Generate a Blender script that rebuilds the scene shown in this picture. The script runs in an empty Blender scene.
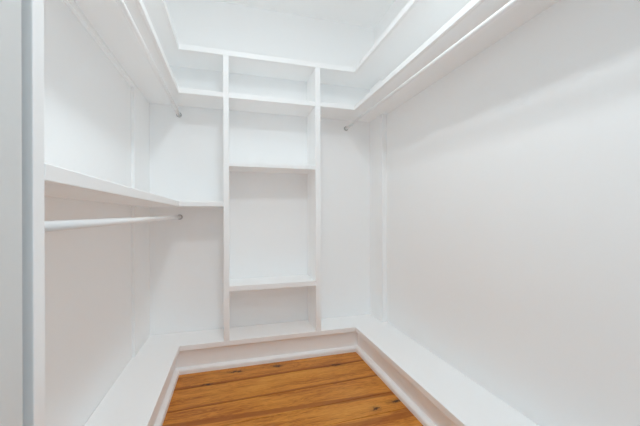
import bpy, bmesh, math
from mathutils import Matrix, Vector

scene = bpy.context.scene
COL = scene.collection

# ------------------------------------------------------------------ camera
F_PX = 310.0                      # focal length in pixels of the 640 px wide frame
CAM_Z = 1.2
YAW = math.atan((320 - 232) / F_PX)
cd = bpy.data.cameras.new('camera')
cam = bpy.data.objects.new('camera', cd)
COL.objects.link(cam)
cam.location = (0, 0, CAM_Z)
ROLL = 0.0034                      # the camera leans a hair clockwise
view = Matrix.Rotation(-YAW, 4, 'Z') @ Matrix.Rotation(math.radians(90), 4, 'X') @ Matrix.Rotation(-ROLL, 4, 'Z')
cam.rotation_euler = view.to_euler()
cd.sensor_width = 36
cd.lens = 36 * F_PX / 640
cd.shift_y = 3.2 / 640
cd.clip_start = 0.02
scene.camera = cam

# ------------------------------------------------------------------ world, lamps, exposure
LAMP_BACK_W = 3.4
LAMP_FRONT_W = 13.6
WORLD_W = 0.62
w = bpy.data.worlds.new('world')
scene.world = w
w.use_nodes = True
w.node_tree.nodes['Background'].inputs[0].default_value = (0.52, 1.04, 1.42, 1)
w.node_tree.nodes['Background'].inputs[1].default_value = WORLD_W        # added bluish fill for the shadows, entering by the opening behind the camera

vs = scene.view_settings
vs.view_transform = 'Standard'
vs.look = 'None'
vs.gamma = 1
vs.use_curve_mapping = False
vs.exposure = 0.0

# a small white room lives on bounced light
scene.cycles.max_bounces = 40
scene.cycles.diffuse_bounces = 40
scene.cycles.glossy_bounces = 8

CEIL = 3.085


def ceiling_lamp(x, y, watts, size=0.30):
    ld = bpy.data.lights.new('ceiling_lamp', 'AREA')
    ld.shape = 'DISK'
    ld.size = size
    ld.energy = watts
    ld.color = (0.91, 1.012, 1.055)
    o = bpy.data.objects.new('ceiling_lamp', ld)
    o.location = (x, y, CEIL - 0.015)
    COL.objects.link(o)
    return o


ceiling_lamp(0.235, 1.42, LAMP_BACK_W)
ceiling_lamp(0.235, 0.70, LAMP_FRONT_W)

# ------------------------------------------------------------------ materials


def new_mat(name):
    m = bpy.data.materials.new(name)
    m.use_nodes = True
    return m, m.node_tree.nodes, m.node_tree.links, m.node_tree.nodes['Principled BSDF']


def paint(name, col, rough, bump=0.02, scale=60.0, spec=0.4):
    m, N, L, b = new_mat(name)
    tc = N.new('ShaderNodeTexCoord')
    n = N.new('ShaderNodeTexNoise')
    n.inputs['Scale'].default_value = scale
    n.inputs['Detail'].default_value = 4
    L.new(tc.outputs['Object'], n.inputs['Vector'])
    mix = N.new('ShaderNodeMix')
    mix.data_type = 'RGBA'
    mix.inputs[6].default_value = (*[c * 0.985 for c in col], 1)
    mix.inputs[7].default_value = (*col, 1)
    L.new(n.outputs['Fac'], mix.inputs[0])
    L.new(mix.outputs[2], b.inputs['Base Color'])
    b.inputs['Roughness'].default_value = rough
    b.inputs['Specular IOR Level'].default_value = spec
    bp = N.new('ShaderNodeBump')
    bp.inputs['Strength'].default_value = bump
    bp.inputs['Distance'].default_value = 0.004
    L.new(n.outputs['Fac'], bp.inputs['Height'])
    L.new(bp.outputs['Normal'], b.inputs['Normal'])
    return m


WALL = paint('white_wall_paint', (0.953, 0.954, 0.953), 0.6, 0.05, 90, 0.25)
CEILM = paint('white_ceiling_paint', (0.96, 0.961, 0.96), 0.8, 0.04, 90, 0.2)
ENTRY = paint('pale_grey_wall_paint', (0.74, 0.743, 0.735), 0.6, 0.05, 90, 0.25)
TRIM = paint('white_trim_paint', (0.963, 0.964, 0.963), 0.38, 0.02, 35, 0.4)
ROD = paint('white_rod_enamel', (0.96, 0.96, 0.958), 0.3, 0.01, 30, 0.45)
FLANGE = paint('grey_flange_metal', (0.55, 0.55, 0.54), 0.4, 0.01, 40, 0.5)


def floor_material(knots, stripes):
    m, N, L, b = new_mat('honey_pine_boards')

    def math_node(op, a, c=None, clamp=False):
        n = N.new('ShaderNodeMath')
        n.operation = op
        n.use_clamp = clamp
        for i, v in enumerate((a, c)):
            if v is None:
                continue
            if isinstance(v, (int, float)):
                n.inputs[i].default_value = v
            else:
                L.new(v, n.inputs[i])
        return n.outputs[0]

    def vec_node(op, a, c):
        n = N.new('ShaderNodeVectorMath')
        n.operation = op
        L.new(a, n.inputs[0])
        if isinstance(c, tuple):
            n.inputs[1].default_value = c
        else:
            L.new(c, n.inputs[1])
        return n.outputs['Vector'], None

    tc = N.new('ShaderNodeTexCoord')
    at = N.new('ShaderNodeAttribute')
    at.attribute_name = 'tone'
    tone = at.outputs['Fac']
    # shift the grain from board to board
    comb = N.new('ShaderNodeCombineXYZ')
    L.new(math_node('MULTIPLY', tone, 37.0), comb.inputs[0])
    L.new(math_node('MULTIPLY', tone, 11.0), comb.inputs[1])
    L.new(math_node('MULTIPLY', tone, 53.0), comb.inputs[2])
    # knots
    halo = None
    core = None
    ragged = N.new('ShaderNodeTexNoise')
    ragged.inputs['Scale'].default_value = 38.0
    ragged.inputs['Detail'].default_value = 3
    L.new(tc.outputs['Object'], ragged.inputs['Vector'])
    rg, _ = vec_node('SUBTRACT', ragged.outputs['Color'], (0.5, 0.5, 0.5))
    rg, _ = vec_node('MULTIPLY', rg, (0.10, 0.05, 0.0))
    kp, _ = vec_node('ADD', tc.outputs['Object'], rg)
    for (kx, ky, rx, ry) in knots:
        d, _ = vec_node('SUBTRACT', kp, (kx, ky, 0))
        d, _ = vec_node('MULTIPLY', d, (1 / rx, 1 / ry, 0))
        n = N.new('ShaderNodeVectorMath')
        n.operation = 'LENGTH'
        L.new(d, n.inputs[0])
        ln = n.outputs['Value']
        c = math_node('SUBTRACT', 1.0, math_node('MULTIPLY', ln, 0.8), True)
        h = math_node('SUBTRACT', 1.0, math_node('MULTIPLY', ln, 0.3), True)
        core = c if core is None else math_node('MAXIMUM', core, c)
        halo = h if halo is None else math_node('MAXIMUM', halo, h)
    sx = N.new('ShaderNodeSeparateXYZ')
    L.new(tc.outputs['Object'], sx.inputs[0])
    along = N.new('ShaderNodeCombineXYZ')          # the grain follows the skewed boards
    L.new(sx.outputs[0], along.inputs[0])
    L.new(math_node('SUBTRACT', sx.outputs[1], math_node('MULTIPLY', sx.outputs[0], SK)), along.inputs[1])
    p, _ = vec_node('ADD', along.outputs[0], comb.outputs[0])
    # red heartwood stripes
    wob = N.new('ShaderNodeTexNoise')
    wob.inputs['Scale'].default_value = 3.0
    wob.inputs['Detail'].default_value = 3
    wq, _ = vec_node('MULTIPLY', tc.outputs['Object'], (1.0, 6.0, 1.0))
    L.new(wq, wob.inputs['Vector'])
    stripe = None
    for (y0, mx, hw, amt) in stripes:
        d = math_node('SUBTRACT', sx.outputs[1], math_node('ADD', math_node('MULTIPLY', sx.outputs[0], mx), y0))
        d = math_node('ADD', d, math_node('MULTIPLY', math_node('SUBTRACT', wob.outputs['Fac'], 0.5), 0.03))
        v = math_node('SUBTRACT', 1.0, math_node('DIVIDE', math_node('ABSOLUTE', d), hw), True)
        v = math_node('MULTIPLY', math_node('MULTIPLY', v, 2.2, True), amt)
        stripe = v if stripe is None else math_node('MAXIMUM', stripe, v)
    hb = N.new('ShaderNodeCombineXYZ')
    L.new(math_node('MULTIPLY', halo, 0.03), hb.inputs[1])
    p, _ = vec_node('ADD', p, hb.outputs[0])
    # broad colour drift along the boards
    q1, _ = vec_node('MULTIPLY', p, (1.2, 9.0, 1.0))
    n1 = N.new('ShaderNodeTexNoise')
    n1.inputs['Scale'].default_value = 1.6
    n1.inputs['Detail'].default_value = 5
    n1.inputs['Distortion'].default_value = 0.5
    L.new(q1, n1.inputs['Vector'])
    # cathedral grain
    q2, _ = vec_node('MULTIPLY', p, (1.6, 16.0, 1.0))
    wv = N.new('ShaderNodeTexNoise')
    wv.inputs['Scale'].default_value = 2.6
    wv.inputs['Detail'].default_value = 3
    wv.inputs['Distortion'].default_value = 1.6
    L.new(q2, wv.inputs['Vector'])
    rings = math_node('PINGPONG', math_node('MULTIPLY', wv.outputs['Fac'], 9.0), 1.0)
    # fine fibre
    q3, _ = vec_node('MULTIPLY', p, (5.0, 150.0, 1.0))
    n3 = N.new('ShaderNodeTexNoise')
    n3.inputs['Scale'].default_value = 2.0
    n3.inputs['Detail'].default_value = 4
    L.new(q3, n3.inputs['Vector'])
    cr = N.new('ShaderNodeValToRGB')
    e = cr.color_ramp.elements
    e[0].position = 0.22
    e[0].color = (0.36, 0.100, 0.011, 1)
    e[1].position = 0.80
    e[1].color = (0.78, 0.375, 0.075, 1)
    mid = cr.color_ramp.elements.new(0.48)
    mid.color = (0.64, 0.250, 0.034, 1)
    f = math_node('ADD', math_node('MULTIPLY', n1.outputs['Fac'], 0.75), math_node('MULTIPLY', rings, 0.22))
    f = math_node('ADD', f, math_node('MULTIPLY', n3.outputs['Fac'], 0.16))
    f = math_node('ADD', f, math_node('MULTIPLY', math_node('SUBTRACT', tone, 0.5), 0.16))
    f = math_node('SUBTRACT', f, 0.13)
    L.new(f, cr.inputs['Fac'])
    mk = N.new('ShaderNodeMix')
    mk.data_type = 'RGBA'
    mk.inputs[7].default_value = (0.20, 0.06, 0.013, 1)
    L.new(math_node('MULTIPLY', halo, 0.55), mk.inputs[0])
    ms = N.new('ShaderNodeMix')
    ms.data_type = 'RGBA'
    ms.inputs[7].default_value = (0.30, 0.075, 0.008, 1)
    L.new(stripe, ms.inputs[0])
    L.new(cr.outputs['Color'], ms.inputs[6])
    L.new(ms.outputs[2], mk.inputs[6])
    mk2 = N.new('ShaderNodeMix')
    mk2.data_type = 'RGBA'
    mk2.inputs[7].default_value = (0.06, 0.018, 0.005, 1)
    L.new(math_node('MULTIPLY', core, 1.6, True), mk2.inputs[0])
    L.new(mk.outputs[2], mk2.inputs[6])
    L.new(mk2.outputs[2], b.inputs['Base Color'])
    b.inputs['Roughness'].default_value = 0.42
    b.inputs['Specular IOR Level'].default_value = 0.3
    bp = N.new('ShaderNodeBump')
    bp.inputs['Strength'].default_value = 0.08
    bp.inputs['Distance'].default_value = 0.003
    L.new(n3.outputs['Fac'], bp.inputs['Height'])
    L.new(bp.outputs['Normal'], b.inputs['Normal'])
    return m


# ------------------------------------------------------------------ mesh helpers
def link(name, bm, mat, parent=None, bevel=0.0, segs=2, smooth=False):
    bmesh.ops.recalc_face_normals(bm, faces=bm.faces)
    me = bpy.data.meshes.new(name)
    bm.to_mesh(me)
    bm.free()
    me.materials.append(mat)
    o = bpy.data.objects.new(name, me)
    COL.objects.link(o)
    if parent is not None:
        o.parent = parent
        o.matrix_parent_inverse.identity()
        o.location = -Vector(parent.location)
    if bevel > 0:
        md = o.modifiers.new('bevel', 'BEVEL')
        md.width = bevel
        md.segments = segs
        md.limit_method = 'ANGLE'
        md.angle_limit = math.radians(40)
    if smooth:
        for p in me.polygons:
            p.use_smooth = True
    return o


def add_box(bm, x0, x1, y0, y1, z0, z1):
    vs_ = [bm.verts.new((x, y, z)) for z in (z0, z1) for (x, y) in ((x0, y0), (x1, y0), (x1, y1), (x0, y1))]
    a, b, c, d, e, f, g, h = vs_
    for q in ((d, c, b, a), (e, f, g, h), (a, b, f, e), (b, c, g, f), (c, d, h, g), (d, a, e, h)):
        bm.faces.new(q)


def box(name, x0, x1, y0, y1, z0, z1, mat, parent=None, bevel=0.0):
    bm = bmesh.new()
    add_box(bm, x0, x1, y0, y1, z0, z1)
    return link(name, bm, mat, parent, bevel)


def slab(name, outline, z0, z1, mat, parent=None, bevel=0.0):
    """A flat board cut to any outline in plan."""
    bm = bmesh.new()
    lo = [bm.verts.new((x, y, z0)) for x, y in outline]
    hi = [bm.verts.new((x, y, z1)) for x, y in outline]
    bm.faces.new(lo[::-1])
    bm.faces.new(hi)
    n = len(lo)
    for i in range(n):
        j = (i + 1) % n
        bm.faces.new((lo[i], lo[j], hi[j], hi[i]))
    return link(name, bm, mat, parent, bevel)


def run_moulding(name, path, profile, mat, parent=None, smooth=False):
    """Sweep a profile (offset to the left of travel, height) along a mitred plan path."""
    bm = bmesh.new()
    pts = [Vector(p) for p in path]
    rings = []
    for i, p in enumerate(pts):
        dirs = []
        if i > 0:
            dirs.append((pts[i] - pts[i - 1]).normalized())
        if i < len(pts) - 1:
            dirs.append((pts[i + 1] - pts[i]).normalized())
        nrm = [Vector((-d.y, d.x)) for d in dirs]
        if len(nrm) == 2:
            m = (nrm[0] + nrm[1])
            m = m * (2 / m.length_squared) if m.length_squared > 1e-9 else nrm[0]
        else:
            m = nrm[0]
        rings.append([bm.verts.new((p.x + m.x * o, p.y + m.y * o, z)) for o, z in profile])
    n = len(profile)
    for a, b in zip(rings, rings[1:]):
        for k in range(n):
            j = (k + 1) % n
            bm.faces.new((a[k], a[j], b[j], b[k]))
    bm.faces.new(rings[0][::-1])
    bm.faces.new(rings[-1])
    return link(name, bm, mat, parent, smooth=smooth)


def cyl(name, p0, p1, r, mat, parent=None, seg=32, bevel=0.0):
    """Round bar along Y."""
    bm = bmesh.new()
    rings = []
    for p in (p0, p1):
        rings.append([bm.verts.new((p[0] + r * math.cos(2 * math.pi * k / seg), p[1],
                                    p[2] + r * math.sin(2 * math.pi * k / seg))) for k in range(seg)])
    for k in range(seg):
        j = (k + 1) % seg
        bm.faces.new((rings[0][k], rings[0][j], rings[1][j], rings[1][k]))
    bm.faces.new(rings[0])
    bm.faces.new(rings[1][::-1])
    o = link(name, bm, mat, parent, bevel)
    for p in o.data.polygons:
        p.use_smooth = len(p.vertices) == 4
    return o


def lathe_y(name, x, z, prof, mat, parent=None, seg=36):
    """Turned piece about an axis along Y; prof is a list of (radius, y)."""
    bm = bmesh.new()
    rings = []
    for r, y in prof:
        rings.append([bm.verts.new((x + r * math.cos(2 * math.pi * k / seg), y,
                                    z + r * math.sin(2 * math.pi * k / seg))) for k in range(seg)])
    for a, b in zip(rings, rings[1:]):
        for k in range(seg):
            j = (k + 1) % seg
            bm.faces.new((a[k], a[j], b[j], b[k]))
    bm.faces.new(rings[0])
    bm.faces.new(rings[-1][::-1])
    return link(name, bm, mat, parent)


def thing(name, label, cat, loc, group=None):
    o = bpy.data.objects.new(name, None)
    o.empty_display_size = 0.1
    o.location = loc
    COL.objects.link(o)
    o['label'] = label
    o['category'] = cat
    if group:
        o['group'] = group
    return o


def structure(o):
    o['kind'] = 'structure'
    return o


# ------------------------------------------------------------------ dimensions (metres)
XL, XR = -0.675, 1.378            # side walls
YB, YF = 2.85, -0.40              # back wall, front wall (behind the camera)
FL, FR = -0.385, 1.045            # front edges of the left and right runs
FB = 2.548                        # front edge of the back run
PL0, PL1 = 0.757, 0.799          # end panel of the left hanging bay
BENCH = 0.221
T = 0.12
TOPZ = (2.469, 2.511)
MIDZ = (2.138, 2.177)
LOWZ = (1.278, 1.317)

# ------------------------------------------------------------------ room shell
structure(box('wall_left', XL - T, XL, YF, YB, 0, CEIL, WALL))
structure(box('wall_right', XR, XR + T, YF, YB, 0, CEIL, WALL))
structure(box('wall_back', XL - T, XR + T, YB, YB + T, 0, CEIL, WALL))
bm = bmesh.new()                   # unseen front wall, its door opening added to let the world fill in
DX0, DX1, DZ = 0.00, 0.82, 2.05
add_box(bm, XL - T, DX0, YF - T, YF, 0, CEIL)
add_box(bm, DX1, XR + T, YF - T, YF, 0, CEIL)
add_box(bm, DX0, DX1, YF - T, YF, DZ, CEIL)
structure(link('wall_front', bm, WALL))
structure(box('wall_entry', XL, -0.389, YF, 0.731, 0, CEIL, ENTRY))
structure(box('ceiling', XL - T, XR + T, YF - T, YB + T, CEIL, CEIL + 0.1, CEILM))

# corner boards that fill out the side walls behind the back run
trims = (('trim_1', XL, -0.654, 2.435, YB), ('trim_2', 1.330, XR, 2.590, YB))
for nm, x0, x1, y0, y1 in trims:
    bm = bmesh.new()
    gaps = [LOWZ, MIDZ] if x0 < 0 else [MIDZ]     # the shelves run through to the walls
    zs = [BENCH] + [z for pair in gaps for z in pair] + [TOPZ[0]]
    for za, zb in zip(zs[::2], zs[1::2]):
        add_box(bm, x0, x1, y0, y1, za, zb)
    structure(link(nm, bm, WALL, None, 0.002))

# floor: wide pine boards, slightly out of square with the closet
SK = 0.032                         # skew of the seams
KNOTS = [(0.011, 2.486, 0.045, 0.012), (0.351, 2.486, 0.030, 0.014), (0.799, 2.373, 0.040, 0.010),
         (-0.18, 2.352, 0.045, 0.008), (0.86, 1.765, 0.018, 0.013), (0.05, 2.480, 0.02, 0.012),
         (0.30, 1.62, 0.02, 0.013), (1.02, 1.80, 0.03, 0.012)]
STRIPES = [(1.926, -0.040, 0.030, 0.75), (2.355, SK, 0.020, 0.8), (2.101, SK, 0.013, 0.75), (1.66, 0.0, 0.03, 0.6),
           (2.50, 0.0, 0.012, 0.25)]
PINE = floor_material(KNOTS, STRIPES)
GAPM, _, _, gb = new_mat('dark_board_gap')
gb.inputs['Base Color'].default_value = (0.07, 0.025, 0.01, 1)
bm = bmesh.new()
tone_layer = bm.faces.layers.float.new('tone')
seams = [2.980, 2.780, 2.575, 2.347, 2.093, 1.868, 1.685, 1.440, 1.230, 1.000, 0.770, 0.550, 0.300, 0.080, -0.170, -0.420, -0.590]
tones = [0.5, 0.4, 0.42, 0.62, 0.52, 0.66, 0.45, 0.7, 0.5, 0.35, 0.6, 0.45, 0.7, 0.5, 0.4, 0.6]
g = 0.0018
FX0, FX1 = XL - T, XR + T
for i, (ya, yb) in enumerate(zip(seams[1:], seams)):
    pts = ((FX0, ya + g + SK * FX0), (FX1, ya + g + SK * FX1), (FX1, yb - g + SK * FX1), (FX0, yb - g + SK * FX0))
    hi = [bm.verts.new((x, min(max(y, YF - T), YB + T), 0)) for x, y in pts]
    lo = [bm.verts.new((v.co.x, v.co.y, -0.004)) for v in hi]
    fs = [bm.faces.new(hi)]
    for k in range(4):
        j = (k + 1) % 4
        fs.append(bm.faces.new((lo[k], lo[j], hi[j], hi[k])))
    for f in fs:
        f[tone_layer] = tones[i]
add_box(bm, FX0, FX1, YF - T, YB + T, -0.06, -0.004)
for f in bm.faces[-6:]:
    f.material_index = 1
fl = link('floor', bm, PINE)
fl.data.materials.append(GAPM)
structure(fl)

# ------------------------------------------------------------------ low ledge round the room
ledge = thing('low_ledge', 'low white painted ledge running around three sides just above the wood floor', 'ledge',
              (0.33, 2.6, 0))
G = 0.0015                         # scribe gap along the walls
inner = [(FL, PL1 + G), (FL, FB), (FR, FB), (FR, YF + G)]  # walking this way the ledge lies on the left
slab('ledge_top', [(XL + G, PL1 + G)] + inner + [(XR - G, YF + G), (XR - G, YB - G), (XL + G, YB - G)],
     BENCH - 0.040, BENCH, TRIM, ledge, 0.003)
run_moulding('cove_molding', inner, [(0.015, BENCH - 0.040), (0.018, BENCH - 0.050), (0.029, BENCH - 0.057),
                                      (0.042, BENCH - 0.060), (0.042, BENCH - 0.040)], TRIM, ledge)
run_moulding('kick_board', inner, [(0.034, 0.0), (0.034, BENCH - 0.040), (0.054, BENCH - 0.040), (0.054, 0.0)], TRIM, ledge)
q = [(0.034 - 0.030 * math.sin(t), 0.022 + 0.022 * math.cos(t)) for t in [k * math.pi / 12 for k in range(7)]]
run_moulding('shoe_molding', inner, [(0.034, 0.0)] + q + [(0.004, 0.0)], TRIM, ledge)

# ------------------------------------------------------------------ shelf tower in the back run
tower = thing('shelf_tower', 'tall white open shelf tower standing on the ledge against the back wall', 'shelf unit',
              (0.327, 2.66, BENCH))
TXL0, TXL1, TXR0, TXR1 = -0.064, -0.022, 0.685, 0.730
for x0, x1 in ((TXL0, TXL1), (TXR0, TXR1)):
    box('side_panel', x0, x1, FB, YB, BENCH, TOPZ[0], TRIM, tower, 0.002)
for z0, z1 in (MIDZ, (1.598, 1.628), (0.608, 0.649)):
    box('shelf', TXL1, TXR0, FB + 0.002, YB, z0, z1, TRIM, tower, 0.002)

# ------------------------------------------------------------------ end panel of the left bay
pan = box('end_panel', XL + G, FL, PL0 + G, PL1, 0, TOPZ[0], TRIM, None, 0.002)
pan['label'] = 'tall white upright panel closing the near end of the left shelves'
pan['category'] = 'panel'


# ------------------------------------------------------------------ shelves on the walls
def wall_shelf(label, loc, outline, front, z0, z1, cleats):
    t = thing('wall_shelf', label, 'shelf', loc)
    slab('shelf_board', outline, z0, z1, TRIM, t, 0.0)
    run_moulding('edge_trim', front, [(0.0, z0), (0.0, z1), (0.018, z1), (0.018, z0)], TRIM, t).modifiers.new('b', 'BEVEL').width = 0.0025
    for x0, x1, y0, y1 in cleats:
        box('cleat', x0, x1, y0, y1, z0 - 0.035, z0, TRIM, t, 0.002)
    return t


e = 0.018
wall_shelf('highest white shelf, running unbroken around three sides above the shelf tower', (0.33, 2.66, TOPZ[0]),
           [(XL, PL0), (FL - e, PL0), (FL - e, FB + e), (FR + e, FB + e), (FR + e, YF), (XR, YF), (XR, YB), (XL, YB)],
           [(FL, PL0), (FL, FB), (FR, FB), (FR, YF)], *TOPZ, [])
wall_shelf('L-shaped white shelf high on the left, between the highest shelf and upper left rod', (XL + 0.14, 1.7, MIDZ[0]),
           [(XL, PL1), (FL - e, PL1), (FL - e, FB + e), (TXL0, FB + e), (TXL0, YB), (XL, YB)],
           [(FL, PL1), (FL, FB), (TXL0, FB)], *MIDZ, [(XL, XL + 0.02, PL1, 2.435)])
wall_shelf('L-shaped white shelf high along the right wall, above the right hanging rod', (XR - 0.16, 1.2, MIDZ[0]),
           [(XR, YB), (TXR1, YB), (TXR1, FB + e), (FR + e, FB + e), (FR + e, YF), (XR, YF)],
           [(TXR1, FB), (FR, FB), (FR, YF)], *MIDZ, [])
wall_shelf('L-shaped white shelf at mid height of the left wall, above the lower rod', (XL + 0.14, 1.7, LOWZ[0]),
           [(XL, PL1), (FL - e, PL1), (FL - e, FB + e), (TXL0, FB + e), (TXL0, YB), (XL, YB)],
           [(FL, PL1), (FL, FB), (TXL0, FB)], *LOWZ, [])


# ------------------------------------------------------------------ hanging rods
def hanging_rod(label, x, z, y0, y1, r=0.0135, drop=0.0):
    t = thing('hanging_rod', label, 'rod', (x, (y0 + y1) / 2, z))
    cyl('rod', (x, y0 + 0.004, z - drop), (x, y1 - 0.004, z), r, ROD, t)
    for ye, s, z in ((y1, -1, z), (y0, 1, z - drop)):
        prof = [(0.022, ye), (0.022, ye + s * 0.003), (0.020, ye + s * 0.005), (0.0165, ye + s * 0.006),
                (0.0155, ye + s * 0.012), (0.0140, ye + s * 0.013)]
        fo = lathe_y('flange', x, z, prof, FLANGE, t)
        fo['label'] = 'grey round metal flange'
    return t


hanging_rod('white hanging rod along the left wall under the high left shelf', -0.428, 2.061, PL1, YB)
hanging_rod('white hanging rod under the mid-height left shelf, lowest of the rods', -0.424, 1.197, PL1, YB, drop=0.020)
hanging_rod('white hanging rod running along the right wall under the high shelf', 1.076, 2.056, YF, YB, drop=0.022)
